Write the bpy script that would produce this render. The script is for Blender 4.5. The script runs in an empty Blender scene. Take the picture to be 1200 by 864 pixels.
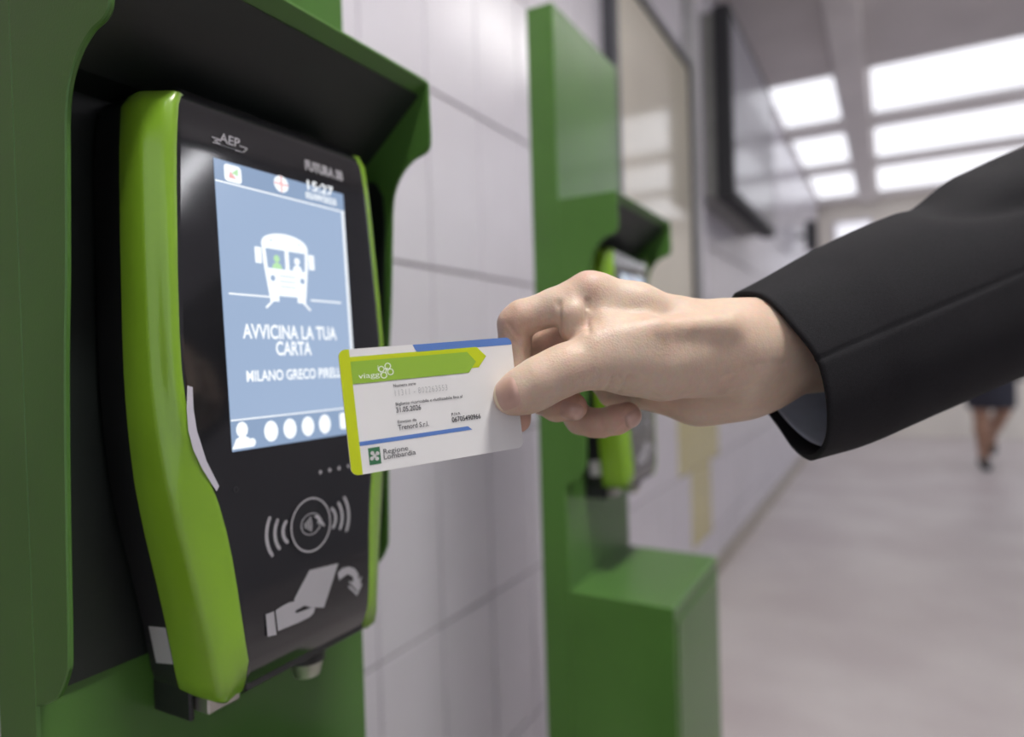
import bpy, bmesh, math, random
import numpy as np
from mathutils import Vector, Matrix, noise

# ------------------------------------------------------------------ camera, world, exposure
C = bpy.context.scene.collection
scene = bpy.context.scene
FPX = 800.0                                   # focal length in pixels of the 1200x864 frame
B = np.array([[0.8749, 0.0204, -0.4839],      # rows: world X (away from tiled wall), Y (along corridor), Z up
              [0.4834, 0.0252, 0.8750],       # columns: camera right, up, forward
              [-0.0300, 0.9995, -0.0122]])
right = Vector(B[:, 0]).normalized()
fwd = Vector(B[:, 2]); fwd = (fwd - right * fwd.dot(right)).normalized()
up = right.cross(fwd).normalized()
B = np.array([right[:], up[:], fwd[:]]).T
cam_data = bpy.data.cameras.new('camera')
cam = bpy.data.objects.new('camera', cam_data); C.objects.link(cam)
cam.matrix_world = Matrix(((right.x, up.x, -fwd.x, 0), (right.y, up.y, -fwd.y, 0), (right.z, up.z, -fwd.z, 0), (0, 0, 0, 1)))
cam_data.sensor_width = 36.0; cam_data.lens = FPX / 1200 * 36
cam_data.clip_start = 0.01; cam_data.clip_end = 100
cam_data.dof.use_dof = True; cam_data.dof.focus_distance = 0.322; cam_data.dof.aperture_fstop = 3.7
scene.camera = cam

world = bpy.data.worlds.new('world'); scene.world = world; world.use_nodes = True
world.node_tree.nodes['Background'].inputs[0].default_value = (0.80, 0.84, 0.95, 1)
world.node_tree.nodes['Background'].inputs[1].default_value = 0.90
scene.view_settings.view_transform = 'Standard'
scene.view_settings.look = 'None'
scene.view_settings.exposure = 0.0
scene.view_settings.gamma = 1.0
scene.view_settings.use_curve_mapping = False
LAMP = 20.0        # ceiling tube fixtures
KEY = 230.0        # short bright fixture right above the near totem
PANEL = 1.1      # luminous ceiling panels

PI = math.pi
FLOOR = -1.06; CEIL = 1.85; WALL = -0.752

# ------------------------------------------------------------------ helpers
def ray(u, v):
    return B @ (np.array([u - 600, -(v - 432), FPX]) / FPX)
def atd(u, v, d): return Vector(ray(u, v) * d)
def onX(u, v, x): r = ray(u, v); return Vector(r * (x / r[0]))

def mat(name, col, rough=0.5, metal=0.0, spec=0.5, var=0.0, vscale=20.0, bump=0.0, bscale=200.0, emit=None, estr=0.0,
        coat=0.0, col2=None, sss=0.0, detail=4.0, alpha=1.0, trans=0.0):
    m = bpy.data.materials.new(name); m.use_nodes = True
    nt = m.node_tree; b = nt.nodes['Principled BSDF']
    b.inputs['Base Color'].default_value = (*col, 1)
    b.inputs['Roughness'].default_value = rough; b.inputs['Metallic'].default_value = metal
    b.inputs['Specular IOR Level'].default_value = spec
    b.inputs['Coat Weight'].default_value = coat; b.inputs['Coat Roughness'].default_value = 0.08
    b.inputs['Transmission Weight'].default_value = trans
    if sss:
        b.inputs['Subsurface Weight'].default_value = sss
        b.inputs['Subsurface Radius'].default_value = (1.0, 0.35, 0.2)
        b.inputs['Subsurface Scale'].default_value = 0.004
    tc = nt.nodes.new('ShaderNodeTexCoord')
    if var or col2:
        n = nt.nodes.new('ShaderNodeTexNoise'); n.inputs['Scale'].default_value = vscale; n.inputs['Detail'].default_value = detail
        nt.links.new(tc.outputs['Object'], n.inputs['Vector'])
        r = nt.nodes.new('ShaderNodeValToRGB')
        c2 = col2 if col2 else tuple(min(1, c * (1 + var)) for c in col)
        c1 = col if col2 else tuple(c * (1 - var) for c in col)
        r.color_ramp.elements[0].position = 0.35; r.color_ramp.elements[1].position = 0.68
        r.color_ramp.elements[0].color = (*c1, 1); r.color_ramp.elements[1].color = (*c2, 1)
        nt.links.new(n.outputs['Fac'], r.inputs['Fac']); nt.links.new(r.outputs['Color'], b.inputs['Base Color'])
    if bump:
        n2 = nt.nodes.new('ShaderNodeTexNoise'); n2.inputs['Scale'].default_value = bscale; n2.inputs['Detail'].default_value = 6
        nt.links.new(tc.outputs['Object'], n2.inputs['Vector'])
        bp = nt.nodes.new('ShaderNodeBump'); bp.inputs['Strength'].default_value = bump; bp.inputs['Distance'].default_value = 0.001
        nt.links.new(n2.outputs['Fac'], bp.inputs['Height']); nt.links.new(bp.outputs['Normal'], b.inputs['Normal'])
    if emit:
        b.inputs['Emission Color'].default_value = (*emit, 1); b.inputs['Emission Strength'].default_value = estr
    return m

M = {}
M['green'] = mat('green_paint', (0.062, 0.152, 0.028), 0.34, spec=0.35, var=0.10, vscale=6, bump=0.08, bscale=900, coat=0.10)
M['recess_shade'] = mat('dark_painted_shade', (0.010, 0.014, 0.012), 0.45, var=0.2, vscale=9, bump=0.1, bscale=800)  # near-black colour that paints in the shade of the hooded recess
M['lime'] = mat('lime_plastic', (0.190, 0.355, 0.020), 0.30, var=0.05, vscale=12, bump=0.03, bscale=500, coat=0.5)
M['gloss_black'] = mat('gloss_black', (0.012, 0.012, 0.014), 0.10, var=0.1, coat=0.6)
M['black'] = mat('black_plastic', (0.012, 0.012, 0.013), 0.38, var=0.15, bump=0.06, bscale=900)
M['print_grey'] = mat('print_grey', (0.33, 0.32, 0.34), 0.45, var=0.04)
M['ring_grey'] = mat('ring_grey', (0.13, 0.13, 0.14), 0.25, metal=0.6, var=0.05)
M['steel'] = mat('steel', (0.48, 0.46, 0.43), 0.32, metal=0.9, var=0.12, vscale=40)
M['led'] = mat('light_guide', (0.50, 0.48, 0.54), 0.25, var=0.04)
M['screen'] = mat('screen_blue', (0.02, 0.02, 0.025), 0.12, emit=(0.40, 0.53, 0.75), estr=0.86)
M['screen_bar'] = mat('screen_bar', (0.02, 0.02, 0.025), 0.12, emit=(0.33, 0.46, 0.68), estr=0.80)
M['screen_white'] = mat('screen_white', (0.1, 0.1, 0.1), 0.12, emit=(0.93, 0.97, 1.0), estr=1.05)
M['screen_green'] = mat('screen_green', (0.1, 0.1, 0.1), 0.12, emit=(0.50, 0.85, 0.45), estr=0.9)
M['screen_red'] = mat('screen_red', (0.1, 0.1, 0.1), 0.12, emit=(0.95, 0.45, 0.45), estr=0.9)
M['card'] = mat('card_white', (0.72, 0.71, 0.70), 0.38, var=0.02)
M['card_lime'] = mat('card_lime', (0.50, 0.58, 0.010), 0.38, var=0.03)
M['card_green'] = mat('card_green', (0.27, 0.45, 0.045), 0.38, var=0.03)
M['card_blue'] = mat('card_blue', (0.10, 0.20, 0.50), 0.38, var=0.03)
M['card_dark'] = mat('card_dark_green', (0.04, 0.16, 0.07), 0.38, var=0.04)
M['card_ink'] = mat('card_ink', (0.05, 0.05, 0.055), 0.5, var=0.05)
M['card_ink_grey'] = mat('card_grey_ink', (0.42, 0.42, 0.42), 0.5, var=0.05)
M['card_print_white'] = mat('card_print_white', (0.80, 0.86, 0.72), 0.4, var=0.02)
M['nail'] = mat('nail', (0.49, 0.31, 0.25), 0.28, var=0.06, vscale=150, coat=0.3)
M['nail_tip'] = mat('nail_tip', (0.60, 0.50, 0.34), 0.3, var=0.04)
M['wool'] = mat('dark_wool', (0.0095, 0.009, 0.011), 0.85, var=0.25, vscale=900, bump=0.5, bscale=2500, spec=0.25)
M['lining'] = mat('blue_grey_lining', (0.50, 0.54, 0.64), 0.5, var=0.07, vscale=60, bump=0.2, bscale=1500)
M['tile'] = mat('white_tile', (0.61, 0.585, 0.635), 0.22, var=0.04, vscale=3, spec=0.4)
M['tile_yellow'] = mat('yellow_tile', (0.52, 0.46, 0.20), 0.14, var=0.05, vscale=3, coat=0.3)
M['grout'] = mat('grout', (0.20, 0.145, 0.17), 0.9, var=0.15, vscale=30)
M['floor'] = mat('floor_resin', (0.50, 0.445, 0.445), 0.38, col2=(0.60, 0.555, 0.545), vscale=2.2, bump=0.05, bscale=60)
M['base'] = mat('baseboard', (0.40, 0.36, 0.31), 0.6, var=0.1, vscale=8)
M['ceiling'] = mat('ceiling_grey', (0.64, 0.60, 0.595), 0.8, var=0.06, vscale=2)
M['beam'] = mat('beam', (0.74, 0.70, 0.69), 0.7, var=0.05, vscale=3)
M['plaster_right'] = mat('grey_plaster', (0.38, 0.38, 0.42), 0.8, var=0.05, vscale=2)
M['plaster'] = mat('cream_plaster', (0.80, 0.75, 0.67), 0.8, var=0.05, vscale=2)
M['white_post'] = mat('white_post', (0.60, 0.57, 0.63), 0.5, var=0.05, vscale=4)
M['alu'] = mat('aluminium', (0.50, 0.50, 0.50), 0.4, metal=0.4, var=0.06)
M['dark_frame'] = mat('dark_frame', (0.05, 0.05, 0.06), 0.4, var=0.1)
M['matt_black'] = mat('matt_black', (0.018, 0.018, 0.022), 0.7, var=0.1)
M['poster'] = mat('beige_sheet', (0.62, 0.57, 0.46), 0.4, var=0.03, vscale=3, coat=1.0)
M['display'] = mat('display_glass', (0.22, 0.22, 0.26), 0.30, coat=0.4, var=0.05)
M['grey_case'] = mat('grey_case', (0.20, 0.20, 0.19), 0.5, var=0.06)
M['panel'] = mat('luminous_panel', (0.8, 0.8, 0.8), 0.5, emit=(0.93, 0.94, 1.0), estr=PANEL)
M['tube'] = mat('lamp_diffuser', (0.8, 0.8, 0.8), 0.5, emit=(1.0, 0.98, 0.95), estr=LAMP)
M['streak_light'] = mat('streak_light_glow', (0.8, 0.8, 0.8), 0.5, emit=(0.95, 0.95, 1.0), estr=13.0)  # glow of the added strip, there only for its mirrored streak
M['tube_key'] = mat('lamp_diffuser_bright', (0.8, 0.8, 0.8), 0.5, emit=(1.0, 0.98, 0.95), estr=KEY)
M['lamp_body'] = mat('lamp_body', (0.7, 0.7, 0.7), 0.4, var=0.03)
M['window_glow'] = mat('window_daylight', (0.8, 0.8, 0.8), 0.5, emit=(0.86, 0.86, 0.92), estr=0.75)
M['tan_skin'] = mat('tan_skin', (0.36, 0.20, 0.13), 0.5, var=0.1, sss=0.05)
M['dark_cloth'] = mat('navy_cloth', (0.022, 0.022, 0.035), 0.8, var=0.2, vscale=30)
M['hair'] = mat('brown_hair', (0.03, 0.02, 0.015), 0.5, var=0.3, vscale=60)
M['shoe'] = mat('dark_shoe', (0.02, 0.022, 0.022), 0.5, var=0.2)

def skin_mat():
    m = mat('skin', (0.56, 0.385, 0.27), 0.50, sss=0.22, spec=0.35)
    nt = m.node_tree; b = nt.nodes['Principled BSDF']
    tc = nt.nodes.new('ShaderNodeTexCoord')
    n = nt.nodes.new('ShaderNodeTexNoise'); n.inputs['Scale'].default_value = 38; n.inputs['Detail'].default_value = 5
    nt.links.new(tc.outputs['Object'], n.inputs['Vector'])
    r = nt.nodes.new('ShaderNodeValToRGB'); e = r.color_ramp.elements
    e[0].position = 0.3; e[0].color = (0.58, 0.41, 0.31, 1)
    e[1].position = 0.72; e[1].color = (0.64, 0.50, 0.385, 1)
    nt.links.new(n.outputs['Fac'], r.inputs['Fac'])
    n1 = nt.nodes.new('ShaderNodeTexNoise'); n1.inputs['Scale'].default_value = 330; n1.inputs['Detail'].default_value = 4
    nt.links.new(tc.outputs['Object'], n1.inputs['Vector'])
    mx = nt.nodes.new('ShaderNodeMixRGB'); mx.blend_type = 'MULTIPLY'; mx.inputs['Fac'].default_value = 0.22
    nt.links.new(r.outputs['Color'], mx.inputs['Color1']); nt.links.new(n1.outputs['Color'], mx.inputs['Color2'])
    at = nt.nodes.new('ShaderNodeAttribute'); at.attribute_name = 'flush'      # blood colour of knuckles and tips
    mx2 = nt.nodes.new('ShaderNodeMixRGB'); mx2.inputs['Color2'].default_value = (0.52, 0.22, 0.17, 1)
    nt.links.new(at.outputs['Fac'], mx2.inputs['Fac']); nt.links.new(mx.outputs['Color'], mx2.inputs['Color1'])
    nt.links.new(mx2.outputs['Color'], b.inputs['Base Color'])
    v = nt.nodes.new('ShaderNodeTexVoronoi'); v.inputs['Scale'].default_value = 900
    nt.links.new(tc.outputs['Object'], v.inputs['Vector'])
    bp = nt.nodes.new('ShaderNodeBump'); bp.inputs['Strength'].default_value = 0.22; bp.inputs['Distance'].default_value = 0.0004
    n2 = nt.nodes.new('ShaderNodeTexNoise'); n2.inputs['Scale'].default_value = 260; n2.inputs['Detail'].default_value = 6
    nt.links.new(tc.outputs['Object'], n2.inputs['Vector'])
    bp2 = nt.nodes.new('ShaderNodeBump'); bp2.inputs['Strength'].default_value = 0.2; bp2.inputs['Distance'].default_value = 0.0007
    nt.links.new(v.outputs['Distance'], bp.inputs['Height']); nt.links.new(n2.outputs['Fac'], bp2.inputs['Height'])
    nt.links.new(bp.outputs['Normal'], bp2.inputs['Normal']); nt.links.new(bp2.outputs['Normal'], b.inputs['Normal'])
    return m
M['skin'] = skin_mat()

def tag(o, label=None, cat=None, group=None, kind=None):
    if label: o['label'] = label
    if cat: o['category'] = cat
    if group: o['group'] = group
    if kind: o['kind'] = kind
    return o
def link(name, me, m=None, parent=None, loc=None):
    o = bpy.data.objects.new(name, me); C.objects.link(o)
    if m: me.materials.append(m)
    if parent: o.parent = parent
    if loc is not None: o.location = loc
    return o
def empty(name, loc=(0, 0, 0)):
    o = bpy.data.objects.new(name, None); C.objects.link(o); o.location = loc; o.empty_display_size = 0.05
    return o
def obj(name, bm, m, parent=None, smooth=False, origin=None, auto=None):
    """finish a bmesh given in world coordinates; parent holds an unrotated Empty"""
    bmesh.ops.recalc_face_normals(bm, faces=bm.faces)
    off = Vector(parent.get('base', (0, 0, 0))) if parent else Vector((0, 0, 0))
    org = Vector(origin) if origin is not None else Vector((0, 0, 0))
    for v in bm.verts: v.co -= off if parent else org
    me = bpy.data.meshes.new(name); bm.to_mesh(me); bm.free()
    if smooth:
        for p in me.polygons: p.use_smooth = True
        if auto:
            me.set_sharp_from_angle(angle=math.radians(auto))
    o = link(name, me, m, parent)
    if not parent: o.location = org
    else: o['base'] = list(off)
    return o
def thing(name, base, label, cat, group=None):
    o = empty(name, base); o['base'] = list(base)
    return tag(o, label, cat, group)

def box(bm, x0, x1, y0, y1, z0, z1, bev=0.0, seg=1):
    vs = [bm.verts.new((x, y, z)) for x in (x0, x1) for y in (y0, y1) for z in (z0, z1)]
    fs = [bm.faces.new([vs[i] for i in q]) for q in ((0, 1, 3, 2), (4, 6, 7, 5), (0, 4, 5, 1), (2, 3, 7, 6), (0, 2, 6, 4), (1, 5, 7, 3))]
    if bev:
        es = list({e for f in fs for e in f.edges})
        bmesh.ops.bevel(bm, geom=es, offset=bev, segments=seg, affect='EDGES', clamp_overlap=True)
def bx(*a, **k):
    bm = bmesh.new(); box(bm, *a, **k); return bm
def prism(bm, pts, lo, hi, axis='Y', bev=0.0, seg=1):
    """pts: 2D outline; axis Y: (x,z) swept lo..hi in Y; X: (y,z) swept in X; Z: (x,y)"""
    def P(a, b, c):
        return {'Y': (a, c, b), 'X': (c, a, b), 'Z': (a, b, c)}[axis]
    A = [bm.verts.new(P(a, b, lo)) for a, b in pts]; Bv = [bm.verts.new(P(a, b, hi)) for a, b in pts]
    f1 = bm.faces.new(A); f2 = bm.faces.new(Bv[::-1]); n = len(pts)
    for i in range(n): bm.faces.new((A[i], Bv[i], Bv[(i + 1) % n], A[(i + 1) % n]))
    if bev:
        bmesh.ops.recalc_face_normals(bm, faces=bm.faces)
        es = list(f1.edges) + list(f2.edges)
        bmesh.ops.bevel(bm, geom=es, offset=bev, segments=seg, affect='EDGES', clamp_overlap=True)
def smooth_poly(pts, n=6, closed=False):
    """Catmull-Rom through points of any dimension"""
    P = [np.array(p, float) for p in pts]; out = []; N = len(P)
    rng = range(N) if closed else range(N - 1)
    for i in rng:
        if closed: p0, p1, p2, p3 = P[i - 1], P[i], P[(i + 1) % N], P[(i + 2) % N]
        else: p0, p1, p2, p3 = P[max(i - 1, 0)], P[i], P[i + 1], P[min(i + 2, N - 1)]
        for k in range(n):
            t = k / n
            out.append(0.5 * ((2 * p1) + (-p0 + p2) * t + (2 * p0 - 5 * p1 + 4 * p2 - p3) * t * t + (-p0 + 3 * p1 - 3 * p2 + p3) * t ** 3))
    if not closed: out.append(P[-1])
    return out
def cyl(bm, p, q, r, seg=24, r2=None):
    p, q = Vector(p), Vector(q); d = (q - p).normalized()
    a = d.orthogonal().normalized(); b = d.cross(a); r2 = r if r2 is None else r2
    A = [bm.verts.new(p + (a * math.cos(t) + b * math.sin(t)) * r) for t in [2 * PI * i / seg for i in range(seg)]]
    Bv = [bm.verts.new(q + (a * math.cos(t) + b * math.sin(t)) * r2) for t in [2 * PI * i / seg for i in range(seg)]]
    bm.faces.new(A[::-1]); bm.faces.new(Bv)
    for i in range(seg): bm.faces.new((A[i], A[(i + 1) % seg], Bv[(i + 1) % seg], Bv[i]))

# flat print on a plane: frame F = (origin, U, V, N)
def flat(name, polys, m, parent, F, lift, thick=0.00008):
    """polys: lists of (s,t) outlines in the plane, each given a sliver of thickness"""
    O, U, V, N = F; bm = bmesh.new()
    for pl in polys:
        pl = [p for i, p in enumerate(pl) if i == 0 or (abs(p[0] - pl[i - 1][0]) + abs(p[1] - pl[i - 1][1])) > 1e-7]
        A = [bm.verts.new(O + U * s + V * t + N * (lift - thick)) for s, t in pl]
        T = [bm.verts.new(O + U * s + V * t + N * lift) for s, t in pl]
        bm.faces.new(T); n = len(pl)
        for i in range(n): bm.faces.new((A[i], A[(i + 1) % n], T[(i + 1) % n], T[i]))
    bmesh.ops.triangulate(bm, faces=[f for f in bm.faces if len(f.verts) > 4])
    return obj(name, bm, m, parent)
def ell(cx, cy, rx, ry=None, n=32, a0=0.0, a1=2 * PI):
    ry = rx if ry is None else ry
    return [(cx + rx * math.cos(a0 + (a1 - a0) * i / n), cy + ry * math.sin(a0 + (a1 - a0) * i / n)) for i in range(n)]
def ringquads(cx, cy, r0, r1, a0=0.0, a1=2 * PI, n=36, sy=1.0):
    out = []
    for i in range(n):
        t0 = a0 + (a1 - a0) * i / n; t1 = a0 + (a1 - a0) * (i + 1) / n
        out.append([(cx + r0 * math.cos(t0), cy + sy * r0 * math.sin(t0)), (cx + r1 * math.cos(t0), cy + sy * r1 * math.sin(t0)),
                    (cx + r1 * math.cos(t1), cy + sy * r1 * math.sin(t1)), (cx + r0 * math.cos(t1), cy + sy * r0 * math.sin(t1))])
    return out
def stroke(pts, w):
    """polyline of constant width as quads"""
    out = []
    for (a, b), (c, d) in zip(pts[:-1], pts[1:]):
        L = math.hypot(c - a, d - b) or 1e-9; nx, ny = -(d - b) / L * w / 2, (c - a) / L * w / 2
        ex, ey = (c - a) / L * w * 0.25, (d - b) / L * w * 0.25
        out.append([(a + nx - ex, b + ny - ey), (a - nx - ex, b - ny - ey), (c - nx + ex, d - ny + ey), (c + nx + ex, d + ny + ey)])
    return out
def rrect(x0, x1, y0, y1, r, n=6):
    out = []
    for cx, cy, a in ((x1 - r, y1 - r, 0), (x0 + r, y1 - r, PI / 2), (x0 + r, y0 + r, PI), (x1 - r, y0 + r, 1.5 * PI)):
        for i in range(n + 1):
            t = a + PI / 2 * i / n; out.append((cx + r * math.cos(t), cy + r * math.sin(t)))
    return out
def lettering(body, m, parent, F, lift, p0, p1, cap, bold=0.0, name='lettering', spacing=1.0, shear=0.0, align_v=None):
    """text whose baseline runs from p0 to p1 (plane coordinates), cap height cap"""
    cu = bpy.data.curves.new('t', 'FONT'); cu.body = body; cu.size = 1.0; cu.offset = bold; cu.resolution_u = 3; cu.space_character = spacing
    cu.fill_mode = 'FRONT'
    to = bpy.data.objects.new('t', cu); C.objects.link(to)
    dg = bpy.context.evaluated_depsgraph_get(); me = bpy.data.meshes.new_from_object(to.evaluated_get(dg))
    C.objects.unlink(to); bpy.data.objects.remove(to)
    co = np.array([v.co[:] for v in me.vertices]); x0, x1 = co[:, 0].min(), co[:, 0].max()
    O, U, V, N = F
    W = math.hypot(p1[0] - p0[0], p1[1] - p0[1]); ax = ((p1[0] - p0[0]) / W, (p1[1] - p0[1]) / W); ay = (-ax[1], ax[0])
    sx = W / (x1 - x0); sy = cap / 0.74
    off = Vector(parent['base'])
    for v in me.vertices:
        s = (v.co.x - x0) * sx + v.co.y * sy * shear; t = v.co.y * sy
        a = p0[0] + ax[0] * s + ay[0] * t; b = p0[1] + ax[1] * s + ay[1] * t
        v.co = O + U * a + V * b + N * lift - off
    me.name = name; o = link(name, me, m, parent); o['base'] = list(off)
    return o

def copy_tree(o, parent=None):
    c = o.copy(); C.objects.link(c); c.parent = parent
    for ch in [x for x in list(C.objects) if x.parent == o]: copy_tree(ch, c)
    return c

# ------------------------------------------------------------------ the setting
def struct(name, bm, m, label=None):
    o = obj(name, bm, m); o['kind'] = 'structure'
    if label: o['label'] = label
    return o
struct('floor', bx(-1.2, 6.0, -3.0, 11.0, FLOOR - 0.1, FLOOR), M['floor'], 'pale pinkish grey corridor floor')
wl = struct('wall_left', bx(WALL - 0.15, WALL - 0.006, -3.0, 9.5, FLOOR, CEIL), M['grout'], 'wall of tall glossy white tiles behind the green totems')
wl['base'] = [0, 0, 0]
struct('wall_right', bx(2.6, 2.75, -3.0, 4.2, FLOOR, CEIL), M['plaster_right'], 'plain light wall on the right of the corridor')
struct('wall_end', bx(-1.0, 6.0, 9.5, 9.65, FLOOR, CEIL), M['plaster'], 'cream wall at the far end of the corridor')
struct('baseboard_left', bx(WALL, WALL + 0.015, -3.0, 9.5, FLOOR, FLOOR + 0.07), M['base'], 'brownish skirting under the tiled wall')

# tiles, one by one where they can be told apart
TY0, TW, TZ0, TH, G = 0.135, 0.185, -0.841, 0.340, 0.0050
def tile_bm(y0, y1, z0, z1, bm=None):
    bm = bm or bmesh.new(); b = 0.0015; x0, x1 = WALL - 0.007, WALL
    a = [bm.verts.new(p) for p in ((x0, y0, z0), (x0, y1, z0), (x0, y1, z1), (x0, y0, z1))]
    c = [bm.verts.new(p) for p in ((x1 - b, y0, z0), (x1 - b, y1, z0), (x1 - b, y1, z1), (x1 - b, y0, z1))]
    d = [bm.verts.new(p) for p in ((x1, y0 + b, z0 + b), (x1, y1 - b, z0 + b), (x1, y1 - b, z1 - b), (x1, y0 + b, z1 - b))]
    bm.faces.new(d)
    for i in range(4):
        j = (i + 1) % 4; bm.faces.new((a[i], a[j], c[j], c[i])); bm.faces.new((c[i], c[j], d[j], d[i]))
    return bm
tm = bpy.data.meshes.new('wall_tile'); tb = tile_bm(G / 2, TW - G / 2, G / 2, TH - G / 2); bmesh.ops.recalc_face_normals(tb, faces=tb.faces)
tb.to_mesh(tm); tb.free(); tm.materials.append(M['tile'])
tmy = tm.copy(); tmy.materials.clear(); tmy.materials.append(M['tile_yellow'])
rest = bmesh.new()
for r in range(0, 8):
    z0 = TZ0 + r * TH
    for c in range(0, 51):
        y0 = TY0 + c * TW; yc = y0 + TW / 2
        if y0 + TW > 9.5: continue
        if yc < 3.9 and z0 < 1.5:
            yellow = (r == 1 and 2.72 < yc < 3.45) or (r == 0 and 2.9 < yc < 3.25)
            o = link('wall_tile', tmy if yellow else tm, None, wl, (0, y0, z0 if z0 + TH < CEIL else z0))
            # tiny unevenness of setting
            o.rotation_euler = (0, 0, random.Random(r * 97 + c).uniform(-.0006, .0006))
            if yellow: o['label'] = 'yellow tile'
        else:
            tile_bm(y0 + G / 2, y0 + TW - G / 2, z0 + G / 2, min(z0 + TH, CEIL) - G / 2, rest)
for c in range(0, 51):
    y0 = TY0 + c * TW
    if y0 + TW < 9.5: tile_bm(y0 + G / 2, y0 + TW - G / 2, FLOOR + 0.07, TZ0 - G / 2, rest)
ro = obj('distant_tiles', rest, M['tile'], wl); ro['kind'] = 'stuff'

# ceiling: grey slab with beams and openings for luminous panels
bm = bmesh.new(); box(bm, -1.0, 2.75, -3.0, 5.12, CEIL, CEIL + 0.2); box(bm, -1.0, 2.75, 5.12, 11, CEIL + 0.22, CEIL + 0.3)
struct('ceiling', bm, M['ceiling'], 'grey ceiling slab above the corridor')
def beam(a, n, m='beam', lab=None):
    o = struct('trim_%d' % n, bx(*a, bev=0.004), M[m], lab)
beam((-0.27, -0.10, 3.0, 9.5, CEIL - 0.055, CEIL + 0.2), 1, 'beam', 'long ceiling beam running down the corridor')
beam((-0.90, 2.6, 6.20, 6.44, CEIL - 0.02, CEIL + 0.2), 2, 'beam', 'cross beam between the two nearest bright panels')
beam((-0.90, 2.6, 7.62, 7.86, CEIL - 0.02, CEIL + 0.2), 3, 'beam', 'second cross beam along the bright ceiling panels')
beam((-0.90, 2.6, 9.25, 9.48, CEIL - 0.02, CEIL + 0.2), 4, 'beam', 'cross beam against the end wall')
n = 0
for (y0, y1, w) in ((5.14, 6.18, 'nearest'), (6.46, 7.60, 'middle'), (7.88, 9.23, 'farthest')):
    for (x0, x1, side) in ((-0.74, -0.28, 'small bright ceiling panel left of the long beam'), (-0.09, 2.58, 'wide bright ceiling panel right of the long beam')):
        t = thing('ceiling_panel_light', ((x0 + x1) / 2, (y0 + y1) / 2, CEIL + 0.05), '%s, %s row' % (side, w), 'ceiling light', 'luminous ceiling panels')
        obj('diffuser', bx(x0 + 0.01, x1 - 0.01, y0 + 0.01, y1 - 0.01, CEIL + 0.03, CEIL + 0.05), M['panel'], t)
        bm = bmesh.new()
        for q in ((x0, x1, y0, y0 + 0.02), (x0, x1, y1 - 0.02, y1), (x0, x0 + 0.02, y0 + 0.02, y1 - 0.02), (x1 - 0.02, x1, y0 + 0.02, y1 - 0.02)):
            box(bm, *q, CEIL + 0.015, CEIL + 0.03)
        obj('frame', bm, M['lamp_body'], t)
# tube fixtures over the corridor, behind and above the photographer; the farthest is added fill light
for i, (y0, lab) in enumerate(((-1.9, 'ceiling tube light behind the photographer'), (0.0, 'short bright ceiling tube light above the near validator'), (2.85, 'added fill tube light nearest the bright ceiling panels'))):
    t = thing('ceiling_tube_light', (0.34, y0 + 0.6, CEIL), lab, 'ceiling light', 'tube lights over the corridor')
    L_, k_ = (0.6, 'tube_key') if i == 1 else (1.2, 'tube')
    obj('lamp_housing', bx(0.26, 0.42, y0, y0 + L_, CEIL - 0.03, CEIL, bev=0.004), M['lamp_body'], t)
    obj('diffuser', bx(0.28, 0.40, y0 + 0.02, y0 + L_ - 0.02, CEIL - 0.045, CEIL - 0.03), M[k_], t)

# unseen slanted strip, added to mirror a soft streak in the glossy panel
t = thing('streak_light', (2.57, 2.40, 1.36), 'unseen slanted light strip added across the corridor for its reflection', 'added light')
bm = bmesh.new(); prism(bm, [(2.16, 1.12), (2.28, 1.06), (2.66, 1.58), (2.54, 1.64)], 2.565, 2.60, 'X', bev=.004); obj('lamp_housing', bm, M['lamp_body'], t)
bm = bmesh.new(); prism(bm, [(2.19, 1.12), (2.27, 1.08), (2.63, 1.575), (2.55, 1.615)], 2.55, 2.565, 'X'); obj('diffuser', bm, M['streak_light'], t)
# notice board on the tiled wall
t = thing('notice_board', (WALL + 0.03, 2.46, 0.05), 'beige glossy notice board with thin dark frame on the tiled wall', 'notice board')
ny0, ny1, nz0, nz1 = 1.99, 2.93, 0.02, 1.235
bm = bmesh.new()
for q in ((ny0, ny0 + 0.035, nz0, nz1), (ny1 - 0.014, ny1, nz0, nz1), (ny0 + 0.035, ny1 - 0.014, nz1 - 0.03, nz1), (ny0 + 0.035, ny1 - 0.014, nz0, nz0 + 0.03)):
    box(bm, WALL, WALL + 0.045, *q, bev=0.002)
obj('frame', bm, M['dark_frame'], t)
obj('backing_sheet', bx(WALL + 0.002, WALL + 0.032, ny0 + 0.035, ny1 - 0.014, nz0 + 0.03, nz1 - 0.03), M['poster'], t)
# pilaster beside it
t = thing('wall_post', (WALL + 0.02, 3.03, 0.05), 'slim pale post with metal strip between notice board and display', 'post')
obj('post_body', bx(WALL, WALL + 0.05, 2.99, 3.09, 0.05, CEIL - 0.001, bev=0.003), M['white_post'], t)
obj('metal_strip', bx(WALL, WALL + 0.055, 2.955, 2.99, 0.05, CEIL - 0.001, bev=0.002), M['alu'], t)
# wall display
t = thing('wall_display', (-0.66, 3.7, 0.69), 'large wall-mounted information display in a dark casing', 'screen')
obj('rear_casing', bx(WALL, -0.655, 3.11, 4.32, 0.70, 1.52, bev=0.004), M['grey_case'], t)
obj('front_casing', bx(-0.655, -0.580, 3.10, 4.34, 0.685, 1.535, bev=0.005), M['matt_black'], t)
obj('display_glass', bx(-0.580, -0.578, 3.14, 4.30, 0.725, 1.495), M['display'], t)
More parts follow.
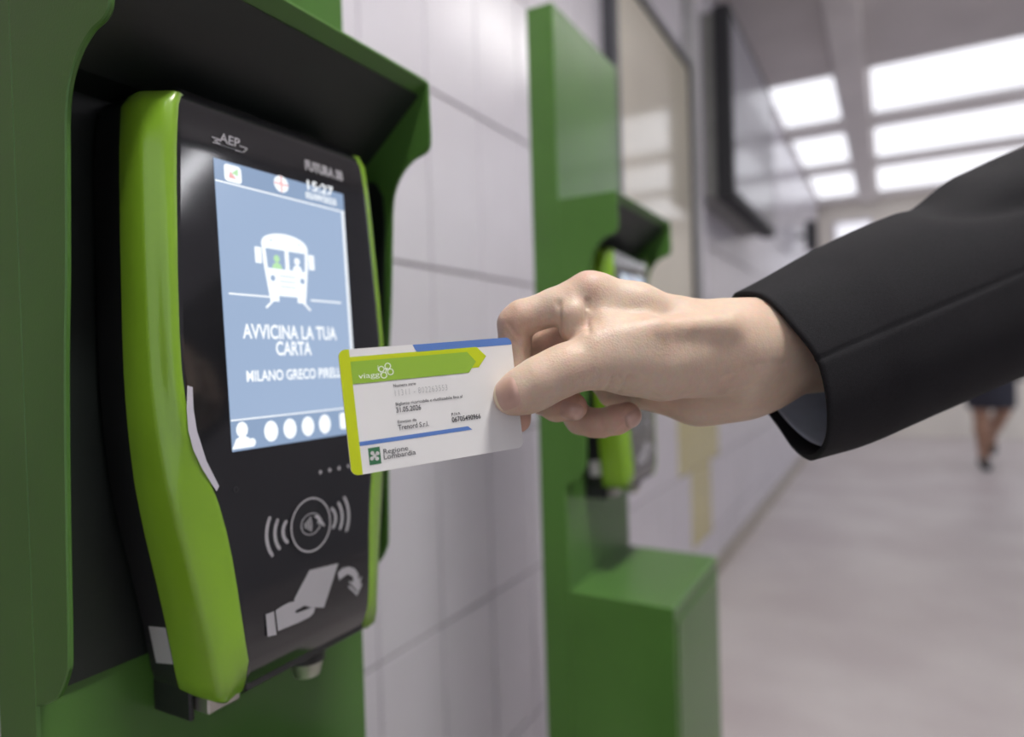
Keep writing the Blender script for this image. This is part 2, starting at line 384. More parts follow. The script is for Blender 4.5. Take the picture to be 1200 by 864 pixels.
# loudspeaker on the tiled wall and a daylight window
c0 = Vector(ray(951, 276)); c0 = c0 * (7.2 / c0.y)
t = thing('loudspeaker', c0, 'small dark loudspeaker high on the tiled wall near the corridor end', 'speaker')
obj('speaker_case', bx(c0.x - 0.045, c0.x + 0.045, 7.1, 7.3, c0.z - 0.15, c0.z + 0.13, bev=0.01), M['matt_black'], t)
obj('bracket', bx(WALL, c0.x - 0.045, 7.18, 7.22, c0.z - 0.03, c0.z + 0.03), M['alu'], t)
for k, (uu, ww, hh) in enumerate(((1000, 0.22, 0.9),)):
    w = Vector(ray(uu, 268)); w = w * (9.49 / w.y)
    fr = struct('window_%d' % (k + 1), bx(w.x - ww, w.x + ww, 9.47, 9.50, w.z - hh, w.z + 0.10), M['white_post'], 'daylight window in the far end wall')
    fr['base'] = [0, 0, 0]
    obj('pane', bx(w.x - ww + 0.03, w.x + ww - 0.03, 9.465, 9.47, w.z - hh + 0.03, w.z + 0.07), M['window_glow'], fr)

# ------------------------------------------------------------------ green totem with hood
CX = -0.392; YN, YF = 0.187, 0.437; YC = 0.311
tot = thing('validator_totem', (CX - 0.02, 0.312, FLOOR), 'green steel totem in the foreground, hooding the near ticket validator', 'totem', None)
obj('column', bx(CX - 0.040, CX, YN, YF, FLOOR, 0.487, bev=0.0015), M['green'], tot)
prof = [(CX - 0.001, 0.2175), (-0.3085, 0.2175), (-0.3070, 0.2160)] + [tuple(p) for p in smooth_poly(
    [(-0.3062, 0.175), (-0.3072, 0.1665), (-0.3125, 0.1620), (-0.3225, 0.1590), (-0.3330, 0.1515), (-0.3410, 0.1400), (-0.3450, 0.1250), (-0.3468, 0.1000), (-0.3500, 0.0500),
     (-0.3545, 0.0000), (-0.3580, -0.0700), (-0.3604, -0.1370), (-0.3630, -0.1510), (-0.3720, -0.1640), (-0.3830, -0.1700)], 5)] + [(CX - 0.001, -0.1735)]
for y in (YN, YF - 0.003):
    bm = bmesh.new(); prism(bm, prof, y, y + 0.003, 'Y', bev=0.0007)
    obj('side_plate', bm, M['green'], tot)
bm = bmesh.new(); prism(bm, [(CX, 0.2175), (-0.3075, 0.2175), (-0.3067, 0.2155), (-0.3700, 0.1620), (CX, 0.1560)], YN + 0.003, YF - 0.003, 'Y', bev=0.0006)
obj('canopy', bm, M['green'], tot)
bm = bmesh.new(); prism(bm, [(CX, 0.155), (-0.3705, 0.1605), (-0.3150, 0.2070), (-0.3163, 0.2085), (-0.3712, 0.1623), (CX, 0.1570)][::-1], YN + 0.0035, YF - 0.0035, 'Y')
obj('hood_shade_sheet', bm, M['recess_shade'], tot)['label'] = 'dark sheet painting in the shade under the hood'  # dark sheet carrying the shade on the canopy underside
obj('back_shade_sheet', bx(CX, CX + 0.002, YN + 0.004, YF - 0.004, -0.168, 0.156), M['recess_shade'], tot)  # dark sheet over the green back, shade put into its colour
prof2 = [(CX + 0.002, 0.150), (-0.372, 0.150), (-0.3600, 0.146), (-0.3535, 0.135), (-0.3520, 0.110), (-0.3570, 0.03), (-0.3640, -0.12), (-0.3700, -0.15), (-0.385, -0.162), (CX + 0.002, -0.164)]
bm = bmesh.new(); prism(bm, prof2, YF - 0.0045, YF - 0.003, 'Y'); obj('side_shade_sheet', bm, M['recess_shade'], tot)  # round-topped dark sheets painting the shadow inside the side plates
bm = bmesh.new(); prism(bm, prof2, YN + 0.003, YN + 0.0045, 'Y'); obj('side_shade_sheet', bm, M['recess_shade'], tot)
# lower equipment box
bxp = [(CX, -0.320), (-0.2500, -0.3225), (-0.2465, -0.326), (-0.2465, -1.03), (CX, -1.03)]
bm = bmesh.new(); prism(bm, bxp, YN, YF, 'Y', bev=0.0012); obj('equipment_box', bm, M['green'], tot)
obj('box_door', bx(-0.2465, -0.2445, YN + 0.012, YF - 0.012, -1.00, -0.345, bev=0.0007), M['green'], tot)
obj('foot_plate', bx(CX - 0.06, -0.23, YN - 0.01, YF + 0.01, FLOOR, FLOOR + 0.008), M['green'], tot)

# ------------------------------------------------------------------ ticket validator
TAU = math.radians(2.5)
def xf(z): return -0.3270 - (z - 0.035) * math.tan(TAU)
dev = thing('ticket_validator', (CX + 0.002, YC, -0.19), 'near black and lime contactless ticket validator with lit blue screen', 'ticket validator')
SEC = [(0.1560, .0560, .0660, -.362), (0.1545, .0640, .0750, -.353), (0.1505, .0700, .0825, -.346), (0.1430, .0735, .0868, -.342), (0.12, .0758, .0885, -.3400), (0.10, .0772, .0892, -.3392), (0.075, .0786, .0898, -.3387), (0.05, .0800, .0902, -.3380), (0.02, .0811, .0906, -.3370),
       (0.0, .0812, .0906, -.3360), (-.015, .0802, .0902, -.3350), (-.03, .0778, .0895, -.3340), (-.045, .0735, .0884, -.3325), (-.06, .0685, .0870, -.3310), (-.075, .0638, .0848, -.3298), (-.09, .0603, .0822, -.3290), (-.105, .0578, .0792, -.3282), (-.12, .0560, .0762, -.3275),
       (-.145, .0535, .0715, -.3262), (-.165, .0518, .0683, -.3255), (-.176, .0512, .0665, -.3248), (-.1835, .0508, .0648, -.3256), (-.1868, .0490, .0612, -.3290)]
def frontx(z):
    if z > -0.1640: return xf(z)
    q = (-0.1640 - z) / 0.021
    return xf(-0.1640) - 0.0005 - 0.0050 * q - 0.0030 * q ** 4
def cheek(sgn):
    bm = bmesh.new(); rows = []
    for i, (z, hf, ho, xr) in enumerate(SEC):
        X = min(xf(z), xr + 0.012) if i > 2 else xr + [0.004, 0.009, 0.0125][i]
        if z < -.17: X = frontx(z) + 0.0004 - (0.0050 if i == len(SEC) - 1 else 0)
        pts = [(hf - 0.006, X - 0.003), (hf, X - 0.0002), (hf + 0.0012, X), (hf + 0.0035, X - 0.0006)]
        dx = X - xr
        a = (hf + 0.0035, X - 0.0006); b = (ho - 0.0025, xr + 0.0012)
        for t in (0.33, 0.66): pts.append((a[0] + (b[0] - a[0]) * t, a[1] + (b[1] - a[1]) * t + 0.0009 * math.sin(t * PI)))
        pts += [b, (ho - 0.0008, xr - 0.0010), (ho, xr - 0.0040), (ho + 0.0006, -0.350 if xr > -.349 else xr - .005), (ho - 0.0005, min(-0.3615, xr - .007)), (ho - 0.012, min(-0.3625, xr - .008))]
        rows.append([bm.verts.new((x, YC + sgn * y, z)) for y, x in pts])
    for r0, r1 in zip(rows[:-1], rows[1:]):
        for i in range(len(r0) - 1): bm.faces.new((r0[i], r0[i + 1], r1[i + 1], r1[i]))
    for r in (rows[0], rows[-1]): bm.faces.new(r)
    for i in range(len(rows) - 1): bm.faces.new((rows[i][0], rows[i][-1], rows[i + 1][-1], rows[i + 1][0]))
    o = obj('side_cheek', bm, M['lime'], dev, smooth=True, auto=50)
    return o
cheek(-1)['label'] = 'lime green cheek nearer the camera'; cheek(1)['label'] = 'lime green cheek on the far side'
# rear body
def loft(rows, closed=True, caps=True):
    bm = bmesh.new(); R = [[bm.verts.new(p) for p in r] for r in rows]
    for a, b in zip(R[:-1], R[1:]):
        n = len(a)
        for i in range(n if closed else n - 1): bm.faces.new((a[i], a[(i + 1) % n], b[(i + 1) % n], b[i]))
    if caps: bm.faces.new(R[0]); bm.faces.new(R[-1][::-1])
    return bm
rows = []
for i, (z, hf, ho, xr) in enumerate(SEC):
    h = ho - 0.0015; fx = min(xf(z), xr + .01) - 0.004 - (0.002 if 0 < i < len(SEC) - 1 else 0.006)
    rows.append([(CX + 0.0025, YC - h + .004, z), (CX + 0.006, YC - h, z), (-0.3625, YC - h, z), (-0.3625, YC - h + .006, z), (fx, YC - hf + .002, z), (fx, YC + hf - .002, z), (-0.3625, YC + h - .006, z), (-0.3625, YC + h, z), (CX + 0.006, YC + h, z), (CX + 0.0025, YC + h - .004, z)])
obj('rear_body', loft(rows), M['black'], dev, smooth=True, auto=35)
# black front: face outline, rounded over at top and chamfered at the bottom
fr = []
ft, fb = 0.1420, -0.1640
outline = [(z, hf) for z, hf, _, _ in SEC]
for z, hf in [(0.1585, .058), (0.1575, .0640), (0.1545, .0690), (0.1490, .0720)] + [(z, h) for z, h in outline if z <= .143 and z > -.170] + [(-.1700, .0514), (-.1780, .0505), (-.1835, .0490), (-.1850, .0470)]:
    if z > ft: dz = (z - ft) / (0.1585 - ft); x = xf(ft) - 0.0007 - 0.017 * (1 - math.sqrt(max(0, 1 - dz * dz)))
    elif z < fb: dz = (fb - z) / (fb + 0.185) * -1; q = (fb - z) / 0.021; x = xf(fb) - 0.0005 - 0.0050 * q - 0.0030 * q ** 4
    else: x = xf(z)
    h = hf - 0.0002
    fr.append([(x - 0.008, YC - h + 0.001, z), (x - 0.0012, YC - h, z), (x - 0.0002, YC - h + 0.0006, z), (x, YC - h + 0.0016, z), (x, YC - h + 0.0026, z), (x, YC - h + 0.0040, z), (x, YC - h * .5, z), (x, YC, z), (x, YC + h * .5, z), (x, YC + h - 0.0040, z), (x, YC + h - 0.0026, z), (x, YC + h - 0.0016, z), (x - 0.0002, YC + h - 0.0006, z), (x - 0.0012, YC + h, z), (x - 0.008, YC + h - 0.001, z)])
obj('front_panel', loft(fr), M['gloss_black'], dev, smooth=True, auto=25)['label'] = 'glossy black front panel'

# frame of the face: s along +Y, t up the tilted face
FO = Vector((xf(0.0), YC, 0.0)); FU = Vector((0, 1, 0)); FV = Vector((-math.sin(TAU), 0, math.cos(TAU))); FN = Vector((math.cos(TAU), 0, math.sin(TAU)))
FF = (FO, FU, FV, FN)
def fp(u, v):
    r = Vector(ray(u, v)); k = FO.dot(FN) / r.dot(FN); p = r * k - FO
    return (p.dot(FU), p.dot(FV))
def q2(x, y): return fp(230 + x / 4.32, 130 + y / 4.32)      # detail views used while measuring
def q3(x, y): return fp(240 + x / 3.755, 330 + y / 3.755)
def q7(x, y): return fp(290 + x / 4.32, 560 + y / 4.32)
def mid(a, b): return ((a[0] + b[0]) / 2, (a[1] + b[1]) / 2)
sL = (fp(250, 186)[0] + fp(272, 530)[0]) / 2; sR = (fp(401, 222)[0]) ; sT = fp(250, 185)[1]; sB = fp(272, 530)[1]
scr = flat('screen', [[(sL, sB), (sR, sB), (sR, sT), (sL, sT)]], M['screen'], dev, FF, 0.0004, 0.0003)
scr['label'] = 'lit blue screen'
def sflat(name, polys, m, lift=0.0006, lab=None):
    o = flat(name, polys, M[m], scr, FF, lift)
    if lab: o['label'] = lab
    return o
# bars and rules
yT = q2(90, 350)[1]; yB = fp(272, 493)[1]
sflat('status_bar', [[(sL, yT), (sR, yT), (sR, sT), (sL, sT)]], 'screen_bar', 0.0005)
sflat('status_bar', [[(sL, sB), (sR, sB), (sR, yB), (sL, yB)]], 'screen_bar', 0.0005)
sflat('rule', [[(sL, yT - .0004), (sR, yT - .0004), (sR, yT + .0005), (sL, yT + .0005)], [(sL, yB - .0004), (sR, yB - .0004), (sR, yB + .0004), (sL, yB + .0004)],
               [(sR - .0028, yB), (sR - .0006, yB), (sR - .0006, yT), (sR - .0028, yT)]], 'screen_white')
# icons in the top bar
a = q2(135, 260); b = q2(228, 375)
sflat('app_icon', [rrect(a[0], b[0], b[1], a[1] - .0005, .0022)], 'screen_white')
ic = mid(a, b); sflat('app_icon_mark', [[(ic[0] - .001, ic[1]), (ic[0] + .0035, ic[1] - .001), (ic[0] + .0035, ic[1] + .0035)]], 'screen_green', .0007)
sflat('app_icon_mark', [[(ic[0] - .003, ic[1] - .003), (ic[0] + .002, ic[1] - .003), (ic[0] - .002, ic[1] + .001)]], 'screen_red', .0007)
fc = q2(427, 372)
sflat('flag_icon', [ell(fc[0], fc[1], .0058, .0052)], 'screen_white'); sflat('flag_cross', [[(fc[0] - .0055, fc[1] - .0005), (fc[0] + .0055, fc[1] - .0005), (fc[0] + .0055, fc[1] + .0005), (fc[0] - .0055, fc[1] + .0005)], [(fc[0] - .0006, fc[1] - .005), (fc[0] + .0006, fc[1] - .005), (fc[0] + .0006, fc[1] + .005), (fc[0] - .0006, fc[1] + .005)]], 'screen_red', .0007)
def stext(body, p0, p1, cap, bold=0.012, m='screen_white'):
    return lettering(body, M[m], scr, FF, 0.0006, p0, p1, cap, bold)
def level(p, q): y = (p[1] + q[1]) / 2; return (p[0], y), (q[0], y)
p, q = q2(562, 428), q2(692, 440); p, q = (p[0], q[1] + .0008), (q[0], q[1] + .0008); stext('15:27', p, q, .0066, .02)
p, q = q2(552, 455), q2(707, 480); stext('02/09/2025', (p[0], q[1]), (q[0], q[1]), .0042, .03)
p, q = level(q3(165, 252), q3(580, 255)); W = stext
p = q3(165, 252); q = q3(578, 254); yb = (p[1] + q[1]) / 2
stext('AVVICINA LA TUA', (p[0], yb), (q[0], yb), .0088, .022)
p = q3(312, 325); q = q3(468, 322); yb = (p[1] + q[1]) / 2
stext('CARTA', (p[0], yb), (q[0], yb), .0088, .022)
p = q3(182, 440); q = q3(604, 420); yb = (p[1] + q[1]) / 2
stext('MILANO GRECO PIRELLI', (p[0], yb), (q[0], yb), .0066, .022)
# bus icon
bc = fp(335, 315)[0]; bt = q2(440, 625)[1]; bb = q3(360, 78)[1]; hw = (q2(562, 740)[0] - q2(330, 740)[0]) / 2
bc = (q2(562, 740)[0] + q2(330, 740)[0]) / 2
H = bt - bb
body = [(bc - hw * .80, bb + .0015), (bc + hw * .80, bb + .0015), (bc + hw * .97, bb + H * .55), (bc + hw, bt - H * .18)] + [(bc + hw * math.cos(t), bt - H * .18 + H * .18 * math.sin(t)) for t in [PI * k / 12 for k in range(1, 12)]] + [(bc - hw, bt - H * .18), (bc - hw * .97, bb + H * .55)]
sflat('bus_icon', [body, [(bc - hw * .78, bb - .002), (bc - hw * .40, bb - .002), (bc - hw * .40, bb + .003), (bc - hw * .78, bb + .003)], [(bc + hw * .40, bb - .002), (bc + hw * .78, bb - .002), (bc + hw * .78, bb + .003), (bc + hw * .40, bb + .003)],
                   rrect(bc - hw * 1.28, bc - hw * 1.02, bt - H * .50, bt - H * .26, .0006), rrect(bc + hw * 1.02, bc + hw * 1.28, bt - H * .50, bt - H * .26, .0006)], 'screen_white')
sflat('bus_window', [[(bc - hw * .80, bt - H * .55), (bc - hw * .06, bt - H * .55), (bc - hw * .06, bt - H * .26), (bc - hw * .85, bt - H * .26)], [(bc + hw * .12, bt - H * .55), (bc + hw * .80, bt - H * .55), (bc + hw * .85, bt - H * .26), (bc + hw * .12, bt - H * .26)],
                     ell(bc - hw * .62, bt - H * .70, .0018), ell(bc + hw * .66, bt - H * .70, .0018), ell(bc - hw * .6, bt - H * .13, .0006), ell(bc + hw * .6, bt - H * .13, .0006)] +
      [[(bc - hw * .32, bt - H * k), (bc + hw * .36, bt - H * k), (bc + hw * .36, bt - H * k + .0004), (bc - hw * .32, bt - H * k + .0004)] for k in (.66, .74, .82)], 'screen', .0008)
for sx, mm in ((-.42, 'screen_green'), (.46, 'screen_white')):
    cx = bc + hw * sx
    sflat('passenger_icon', [ell(cx, bt - H * .40, .0023, n=18), [(cx - .004, bt - H * .55), (cx + .004, bt - H * .55), (cx + .003, bt - H * .49), (cx + .0012, bt - H * .46), (cx - .0012, bt - H * .46), (cx - .003, bt - H * .49)]], mm, .0010)
a = q3(105, 57); b = q3(285, 68); c = q3(465, 80); d = q3(595, 92); yr = bb + .0005
for rl in (stroke([(a[0], yr), (b[0], yr)], .0010)[0], stroke([(c[0], yr), (d[0], yr)], .0010)[0], stroke([(bc - hw * .62, bb - .001), (bc - hw * .95, bb - .006)], .0014)[0], stroke([(bc + hw * .62, bb - .001), (bc + hw * .95, bb - .006)], .0014)[0]): sflat('road_line', [rl], 'screen_white')
# bottom icons
for x, y in ((290, 668), (373, 656), (452, 645), (526, 633)):
    c = q3(x, y); sflat('round_icon', [ell(c[0], (yB + sB) / 2, .0052, .0062)], 'screen_white')
c = q3(163, 680); cy = (yB + sB) / 2
sflat('user_icon', [ell(c[0], cy + .003, .0040, .0045), [(c[0] - .0075, cy - .0075), (c[0] + .0075, cy - .0075), (c[0] + .0045, cy - .002), (c[0], cy), (c[0] - .0045, cy - .002)], ell(c[0] + .0065, cy - .005, .0025)], 'screen_white')
c = q3(606, 622); sflat('round_icon', [rrect(c[0] - .003, c[0] + .0065, cy - .005, cy + .006, .002)], 'screen_white')
# prints on the black panel
def pflat(name, polys, m='print_grey', lift=.0004, lab=None):
    o = flat(name, polys, M[m], dev, FF, lift)
    if lab: o['label'] = lab
    return o
p, q = q2(108, 180), q2(222, 200)
lettering('AEP', M['print_grey'], dev, FF, .0004, (p[0] + .001, q[1] + .0014), (q[0] - .0005, q[1] + .0014), .0056, 0.02, shear=.12)
pflat('logo_mark', stroke([q2(78, 133), q2(122, 148), q2(90, 150), q2(118, 168), q2(82, 160)], .0007) + stroke([q2(218, 178), q2(256, 192), q2(236, 210), q2(196, 200)], .0007))
pflat('fine_print_line', stroke([(p[0] + .0005, q[1] - .0006), (q[0] + .0025, q[1] - .0006)], .0006), 'ring_grey')
p, q = q2(550, 310), q2(742, 355); lettering('FUTURA 3B', M['print_grey'], dev, FF, .0004, (p[0], q[1] + .0002), (q[0], q[1] + .0002), .0062, .07)
for x, y in ((375, 553.5), (386, 552), (397, 550.5), (408, 549)):
    c = fp(x, y); cc = fp(375, 553.5); pflat('status_dot', [ell(c[0], cc[1], .0013, n=16)])
rc = q7(317, 238); 
pflat('reader_ring', ringquads(rc[0], rc[1], .0158, .0170, n=48) , 'print_grey', .0012)
pflat('reader_disc', [ell(rc[0], rc[1], .0159, n=48)], 'gloss_black', .0008)
pflat('reader_ring', ringquads(rc[0], rc[1] + .0005, .0078, .0085, n=40, sy=.80), 'print_grey', .0010)
for k in range(4):
    pflat('contactless_wave', ringquads(rc[0] - .0105, rc[1] + .0005, .0050 + .0018 * k, .0060 + .0018 * k, -.30 - .05 * k, .30 + .05 * k, 8), 'print_grey', .0010)
pflat('hand_symbol', [[(rc[0] + .0020, rc[1] + .0050), (rc[0] + .0070, rc[1] + .0045), (rc[0] + .0115, rc[1] - .0030), (rc[0] + .0105, rc[1] - .0035), (rc[0] + .0070, rc[1] + .0000), (rc[0] + .0050, rc[1] - .0010), (rc[0] + .0060, rc[1] + .0020)]], 'print_grey', .0011)
for sgn in (-1, 1):
    for r, w in ((.0080, .85), (.0142, .62), (.0204, .56)):
        t0 = PI if sgn < 0 else 0; cxk = rc[0] + sgn * .0142; hw_ = .0012
        pflat('wave_symbol', ringquads(cxk, rc[1], r - hw_, r + hw_, t0 - w, t0 + w, 14) + [ell(cxk + r * math.cos(t0 - w), rc[1] + r * math.sin(t0 - w), hw_, n=12), ell(cxk + r * math.cos(t0 + w), rc[1] + r * math.sin(t0 + w), hw_, n=12)])
tk = [q7(312, 468), q7(458, 433), q7(385, 658), q7(300, 655), q7(232, 620)]
pflat('ticket_symbol', [tk], 'print_grey', .0004)
pflat('hand_symbol', [[q7(88, 692), q7(130, 676), q7(142, 795), q7(98, 805)], [q7(*p) for p in ((138, 672), (170, 650), (205, 632), (245, 622), (290, 612), (303, 622), (296, 642), (240, 672), (244, 686), (325, 655), (338, 660), (330, 685), (310, 705), (262, 730), (150, 776))]], 'print_grey', .0008)
pflat('hand_symbol', stroke([q7(238, 680), q7(300, 652)], .0007), 'gloss_black', .0010)
pflat('arrow_symbol', [[q7(*p) for p in ((455, 482), (478, 458), (510, 450), (540, 460), (558, 485), (560, 515), (578, 498), (555, 575), (508, 522), (535, 528), (530, 500), (505, 488), (484, 502), (462, 520))], [q7(*p) for p in ((552, 598), (506, 553), (516, 545), (551, 578), (572, 530), (578, 540))]], 'print_grey', .0004)
c = fp(276, 574); pflat('screw_cover', ringquads(c[0], c[1], .0012, .0016, n=20), 'ring_grey')
# light guides along the waist of the face
lg = [(218.6, 452), (225, 454), (226, 480), (230, 505), (241, 540), (256, 570), (253, 576), (237, 551), (226, 528), (220, 505), (218, 480)]
lgp = [fp(*p) for p in lg]
pflat('light_guide', [lgp], 'led', .0006); pflat('light_guide', [[(-s, t) for s, t in lgp][::-1]], 'led', .0006)
# underside: bracket, clamp and lock
br = thing  # (alias kept short)
obj('mounting_bracket', bx(-0.3860, -0.3450, YC - .058, YC - .036, -0.1985, -0.1850, bev=.001), M['steel'], dev)
obj('bracket_clamp', bx(-0.3900, -0.3560, YC - .0620, YC - .0585, -0.2030, -0.1830, bev=.001), M['black'], dev)
obj('bracket_clamp', bx(-0.3900, -0.3660, YC - .0585, YC - .0440, -0.2030, -0.1988, bev=.001), M['black'], dev)
bm = bmesh.new(); cyl(bm, (-0.346, YC + .018, -0.1850), (-0.346, YC + .018, -0.1960), .0120); obj('lock_collar', bm, M['black'], dev, smooth=True, auto=40)
bm = bmesh.new(); cyl(bm, (-0.346, YC + .018, -0.1962), (-0.346, YC + .018, -0.2060), .0112, r2=.0085); obj('lock_barrel', bm, M['steel'], dev, smooth=True, auto=40)
# blank paper label on the rear body side
ys = YC - 0.0690
lab = [onX(0, 0, 1)]  # placeholder replaced below
bm = bmesh.new()
pts = []
for (u, v) in ((174, 734), (194, 736), (203, 779), (183, 777)):
    r = Vector(ray(u, v)); z = None
    # intersect with the (tapering) side wall of the rear body, fitted between the sections around z
    k = (YC - 0.0712) / r.y
    for _ in range(8):
        P = r * k; z = P.z
        hz = np.interp(-z, [-s[0] for s in SEC], [s[2] for s in SEC]) - 0.0015
        k = (YC - hz - 0.0003) / r.y
    pts.append(r * k)
vsl = [bm.verts.new(p) for p in pts]; bm.faces.new(vsl)
bmesh.ops.solidify(bm, geom=bm.faces[:], thickness=.0002)
obj('paper_label', bm, M['card'], dev)['label'] = 'small blank white label'

# ------------------------------------------------------------------ second totem and validator
DY = 1.087 - 0.437 + 0.015
t2 = copy_tree(tot); t2.location.y += DY; t2['label'] = 'green steel totem farther along the wall, behind the hand'
d2 = copy_tree(dev); d2.location.y += DY; d2['label'] = 'blurred ticket validator under the farther totem hood, behind the hand'
for o in (tot, t2): o['group'] = 'validator totems along the wall'
for o in (dev, d2): o['group'] = 'ticket validators'

# ------------------------------------------------------------------ travel card
CO = Vector((-0.1815, 0.2561, -0.0180)); CU = Vector((0.5114, 0.8576, 0.0551)).normalized(); CN = Vector((0.8539, -0.5143, 0.0798)).normalized(); CV = CN.cross(CU).normalized()
CFm = (CO, CU, CV, CN)
card = thing('travel_card', CO, 'white and lime rechargeable travel card held in the hand', 'card')
def cp(x, y):
    r = Vector(ray(380 + x / 4.32, 370 + y / 4.32)); k = CO.dot(CN) / r.dot(CN); p = r * k - CO
    return (p.dot(CU), p.dot(CV))
cw, ch = .0856 / 2, .0540 / 2
out = rrect(-cw, cw, -ch, ch, .0032, 8)
bm = bmesh.new()
A = [bm.verts.new(CO + CU * s + CV * t - CN * .00038) for s, t in out]; T = [bm.verts.new(CO + CU * s + CV * t + CN * .00038) for s, t in out]
bm.faces.new(T); bm.faces.new(A[::-1])
for i in range(len(out)): bm.faces.new((A[i], A[(i + 1) % len(out)], T[(i + 1) % len(out)], T[i]))
obj('card_body', bm, M['card'], card)
def cflat(name, polys, m, lift=.00046): return flat(name, polys, M[m], card, CFm, lift, .00007)
xs = cp(160, 500)[0]
cflat('lime_edge', [[(xs, -ch + .0001), (xs, ch - .0001)] + [p for p in out if p[0] < xs and p[1] > 0] + [p for p in out if p[0] < xs and p[1] <= 0]], 'card_lime')
tb0, tb1 = cp(445, 152), cp(465, 173); tr = [p for p in out if p[0] > cw - .0033 and p[1] > ch - .0033]
yb = ch - .0036
cflat('blue_bar', [[(tb1[0], yb), (cw - .0004, yb)] + [p for p in out if p[0] > cw - .0033 and p[1] > yb] + [(tb0[0], ch - .0001)]], 'card_blue')
g = [cp(*p) for p in ((138, 238), (720, 180), (765, 232), (730, 287), (147, 350))]
l = [cp(*p) for p in ((136, 214), (768, 155), (817, 205), (780, 262), (730, 266), (720, 200), (138, 250))]
yg0 = (g[0][1] + g[1][1]) / 2; yg1 = (g[3][1] + g[4][1]) / 2; yl = (l[0][1] + l[1][1]) / 2
cflat('lime_arrow', [[(xs, yl), (l[1][0], yl), (l[2][0], l[2][1]), (l[3][0], l[3][1]), (g[1][0], l[3][1]), (g[1][0], yg0 - .0002), (xs, yg0 - .0002)]], 'card_lime', .00046)
cflat('green_arrow', [[(xs, yg0), (g[1][0], yg0), (g[2][0], (yg0 + yg1) / 2), (g[3][0], yg1), (xs, yg1)]], 'card_green', .00054)
b0, b1, b2, b3 = cp(178, 640), cp(725, 560), cp(748, 578), cp(180, 660)
yA = (b0[1] + b1[1]) / 2; yBb = (b2[1] + b3[1]) / 2
cflat('blue_bar', [[(xs, yA), (b1[0], yA), (b2[0], yBb), (xs, yBb)]], 'card_blue')
def ctext(s, x0, y0, x1, y1, cap, m='card_ink', bold=0.0, spacing=1.0):
    p, q = cp(x0, y0), cp(x1, y1); y = (p[1] + q[1]) / 2
    return lettering(s, M[m], card, CFm, .00060, (p[0], y), (q[0], y), cap, bold, spacing=spacing)
ctext('i', 270, 280, 275, 279, .0026, 'card_print_white')
ctext('viaggi', 172, 320, 288, 309, .0024, 'card_print_white')
lq = []
for x, y, r in ((287, 271, .0011), (319, 256, .0012), (333, 285, .0012), (300, 302, .0012)):
    c = cp(x, y); lq += ringquads(c[0], c[1], r - .0001, r + .00028, n=20)
lq += stroke([cp(299, 268), cp(312, 272), cp(321, 280)], .0004) + stroke([cp(312, 272), cp(308, 292)], .0004) + stroke([cp(312, 272), cp(316, 266)], .0004)
cflat('logo_loops', lq, 'card_print_white', .00060)
ctext('Numero serie', 348, 363, 462, 350, .0014, bold=.010)
ctext('11311 - 802263553', 357, 405, 622, 380, .0029, 'card_ink_grey', -.010, 1.15)
ctext('Biglietto ricaricabile e riutilizzabile fino al', 360, 455, 697, 416, .0014, bold=.010)
ctext('31.05.2026', 363, 490, 488, 477, .0024, bold=.014)
ctext('Emesso da', 370, 545, 465, 534, .0014, bold=.010)
ctext('Trenord S.r.l.', 373, 578, 527, 560, .0024, bold=.008)
ctext('P.IVA', 642, 508, 687, 501, .0014, bold=.010)
ctext('06705490966', 645, 540, 790, 520, .0024, bold=.018)
ctext('Regione', 298, 698, 423, 684, .0023, bold=.004)
ctext('Lombardia', 300, 725, 462, 705, .0023, bold=.004)
a, b = cp(219, 672), cp(288, 748)
cflat('emblem_square', [[(a[0], b[1]), (b[0], b[1]), (b[0], a[1]), (a[0], a[1])]], 'card_dark')
ec = ((a[0] + b[0]) / 2, (a[1] + b[1]) / 2)
cflat('emblem_flower', [ell(ec[0] + .0016 * math.cos(t), ec[1] + .0016 * math.sin(t), .00085, n=16) for t in (.6, .6 + PI / 2, .6 + PI, .6 + 1.5 * PI)] + stroke([(ec[0] - .0014, ec[1] - .0009), (ec[0] + .0014, ec[1] + .0009)], .0009) + stroke([(ec[0] - .0009, ec[1] + .0014), (ec[0] + .0009, ec[1] - .0014)], .0009), 'card', .00056)

# ------------------------------------------------------------------ implicit surfaces for bodies
def smin(a, b, k):
    h = np.clip(0.5 + 0.5 * (b - a) / k, 0, 1)
    return b + (a - b) * h - k * h * (1 - h)
class Grid:
    def __init__(s, lo, hi, step):
        s.lo = np.array(lo); s.step = step
        n = np.ceil((np.array(hi) - s.lo) / step).astype(int) + 1
        ax = [(s.lo[i] + step * np.arange(n[i])).astype(np.float32) for i in range(3)]
        s.X, s.Y, s.Z = np.meshgrid(*ax, indexing='ij')
def cone(P, a, b, ra, rb, sc=None):
    X, Y, Z = P; a = np.array(a, float); b = np.array(b, float); d = b - a; L = d @ d + 1e-12
    t = np.clip(((X - a[0]) * d[0] + (Y - a[1]) * d[1] + (Z - a[2]) * d[2]) / L, 0, 1)
    return np.sqrt((X - a[0] - t * d[0]) ** 2 + (Y - a[1] - t * d[1]) ** 2 + (Z - a[2] - t * d[2]) ** 2) - (ra + (rb - ra) * t)
def chain(P, pts, k):
    D = None
    for (a, ra), (b, rb) in zip(pts[:-1], pts[1:]):
        c = cone(P, a, b, ra, rb); D = c if D is None else smin(D, c, k)
    return D
def ellipsoid(P, c, r, R=None):
    X, Y, Z = P; V = [X - c[0], Y - c[1], Z - c[2]]
    if R is not None: V = [sum(R[i][j] * V[j] for j in range(3)) for i in range(3)]
    q = np.sqrt((V[0] / r[0]) ** 2 + (V[1] / r[1]) ** 2 + (V[2] / r[2]) ** 2)
    return (q - 1) * min(r)
